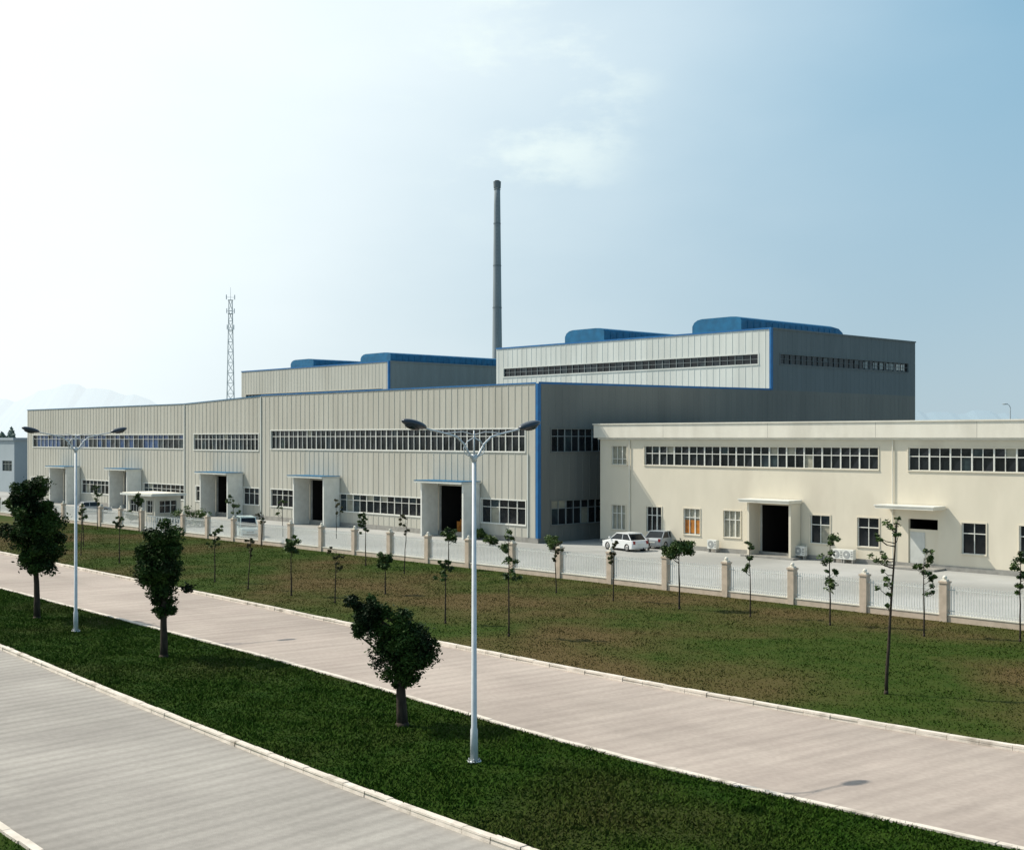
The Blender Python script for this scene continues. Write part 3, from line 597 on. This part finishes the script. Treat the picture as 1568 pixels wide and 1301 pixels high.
V=np.stack([p-u*.5,p+w*.35,p+u*.5,p-w*.35],1).reshape(-1,3); npmesh('distant_trees',V,np.arange(N*4).reshape(-1,4),['farleaf'])
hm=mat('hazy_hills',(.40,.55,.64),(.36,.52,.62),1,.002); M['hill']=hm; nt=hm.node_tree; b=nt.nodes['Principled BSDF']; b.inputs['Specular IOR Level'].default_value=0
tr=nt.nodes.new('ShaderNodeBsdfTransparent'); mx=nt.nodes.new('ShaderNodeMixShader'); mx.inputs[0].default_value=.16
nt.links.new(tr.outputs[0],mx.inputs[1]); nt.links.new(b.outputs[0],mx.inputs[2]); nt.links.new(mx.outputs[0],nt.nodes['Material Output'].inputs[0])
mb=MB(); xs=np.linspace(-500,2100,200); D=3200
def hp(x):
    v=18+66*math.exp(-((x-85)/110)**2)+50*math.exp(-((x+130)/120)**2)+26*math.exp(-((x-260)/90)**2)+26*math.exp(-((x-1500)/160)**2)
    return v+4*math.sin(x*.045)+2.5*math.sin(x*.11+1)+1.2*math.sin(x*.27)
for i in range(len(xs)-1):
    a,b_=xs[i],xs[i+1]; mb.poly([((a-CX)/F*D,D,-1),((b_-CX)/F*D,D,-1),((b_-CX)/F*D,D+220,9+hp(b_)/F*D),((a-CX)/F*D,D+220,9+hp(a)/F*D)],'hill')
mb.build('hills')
# ------------------------------------------------------------ light, sky
sd=Vector((-.65,.246,.719)).normalized(); el=math.asin(sd.z)
L=bpy.data.lights.new('sun','SUN'); L.energy=4.7; L.angle=math.radians(.6); L.color=(1,.93,.81); lo_=bpy.data.objects.new('sun',L); lo_.rotation_euler=sd.to_track_quat('Z','Y').to_euler(); lo_.location=(-50,40,60); scene.collection.objects.link(lo_)
W=bpy.data.worlds.new('World'); scene.world=W; W.use_nodes=True; nt=W.node_tree; bg=nt.nodes['Background']; N_=nt.nodes; K=nt.links
sky=N_.new('ShaderNodeTexSky'); sky.sky_type='NISHITA'; sky.sun_disc=False; sky.sun_elevation=el; sky.sun_rotation=math.atan2(sd.x,sd.y); sky.air_density=1.0; sky.dust_density=.6; sky.ozone_density=2.5
bg.inputs[1].default_value=.1
tc=N_.new('ShaderNodeTexCoord')
def vm(op,a,bv):
    n=N_.new('ShaderNodeVectorMath'); n.operation=op; K.new(a,n.inputs[0]); n.inputs[1].default_value=bv; return n
def mr(a,f0,f1,t0,t1,interp='SMOOTHSTEP'):
    n=N_.new('ShaderNodeMapRange'); n.interpolation_type=interp
    for i,v in enumerate((f0,f1,t0,t1)): n.inputs[i+1].default_value=v
    K.new(a,n.inputs[0]); return n.outputs[0]
def mixc(f_,a,col):
    n=N_.new('ShaderNodeMix'); n.data_type='RGBA'; K.new(f_,n.inputs[0]); K.new(a,n.inputs[6])
    if isinstance(col,tuple): n.inputs[7].default_value=(*col,1)
    else: K.new(col,n.inputs[7])
    return n.outputs[2]
sep=N_.new('ShaderNodeSeparateXYZ'); K.new(tc.outputs['Generated'],sep.inputs[0])
sg=Vector((-.75,.45,.5)).normalized()
dot=vm('DOT_PRODUCT',tc.outputs['Generated'],tuple(sg)).outputs['Value']
hz=N_.new('ShaderNodeMix'); hz.data_type='RGBA'; hz.inputs[6].default_value=(4.7,6.1,6.9,1); hz.inputs[7].default_value=(2.3,5.0,7.0,1); K.new(mr(sep.outputs[2],.0,.38,0,1,'LINEAR'),hz.inputs[0])
cur=mixc(mr(sep.outputs[2],.2,.75,.9,.25),sky.outputs[0],hz.outputs[2])
nz=N_.new('ShaderNodeTexNoise'); nz.inputs['Scale'].default_value=2.6; nz.inputs['Detail'].default_value=6; nz.inputs['Roughness'].default_value=.5
st=vm('MULTIPLY',tc.outputs['Generated'],(1,1,2.2)); K.new(st.outputs[0],nz.inputs['Vector'])
wob=N_.new('ShaderNodeMath'); wob.operation='MULTIPLY_ADD'; K.new(nz.outputs['Fac'],wob.inputs[0]); wob.inputs[1].default_value=.2; K.new(dot,wob.inputs[2])
cur=mixc(mr(wob.outputs[0],.32,.94,0,1),cur,(10.2,11.0,11.1))
cd=Vector((0.0,.962,.266)).normalized()
cdot=vm('DOT_PRODUCT',tc.outputs['Generated'],tuple(cd)).outputs['Value']
n2=N_.new('ShaderNodeTexNoise'); n2.inputs['Scale'].default_value=9; n2.inputs['Detail'].default_value=9; n2.inputs['Roughness'].default_value=.6; K.new(st.outputs[0],n2.inputs['Vector'])
mm=N_.new('ShaderNodeMath'); mm.operation='MULTIPLY'; K.new(mr(cdot,.992,.9995,0,1),mm.inputs[0]); K.new(mr(n2.outputs['Fac'],.46,.68,0,.75),mm.inputs[1])
cur=mixc(mm.outputs[0],cur,(9.0,10.2,9.9))
K.new(cur,bg.inputs[0])
# ------------------------------------------------------------ camera
cam=bpy.data.cameras.new('camera'); cam.sensor_width=36; cam.lens=36*F/1568; cam.shift_y=(HZ-650.5)/1568; cam.clip_end=9000; cam.clip_start=.5
co=bpy.data.objects.new('camera',cam); co.location=(0,0,H); co.rotation_euler=(math.radians(90),0,0); scene.collection.objects.link(co); scene.camera=co
scene.view_settings.view_transform='Standard'; scene.view_settings.look='None'; scene.view_settings.exposure=0
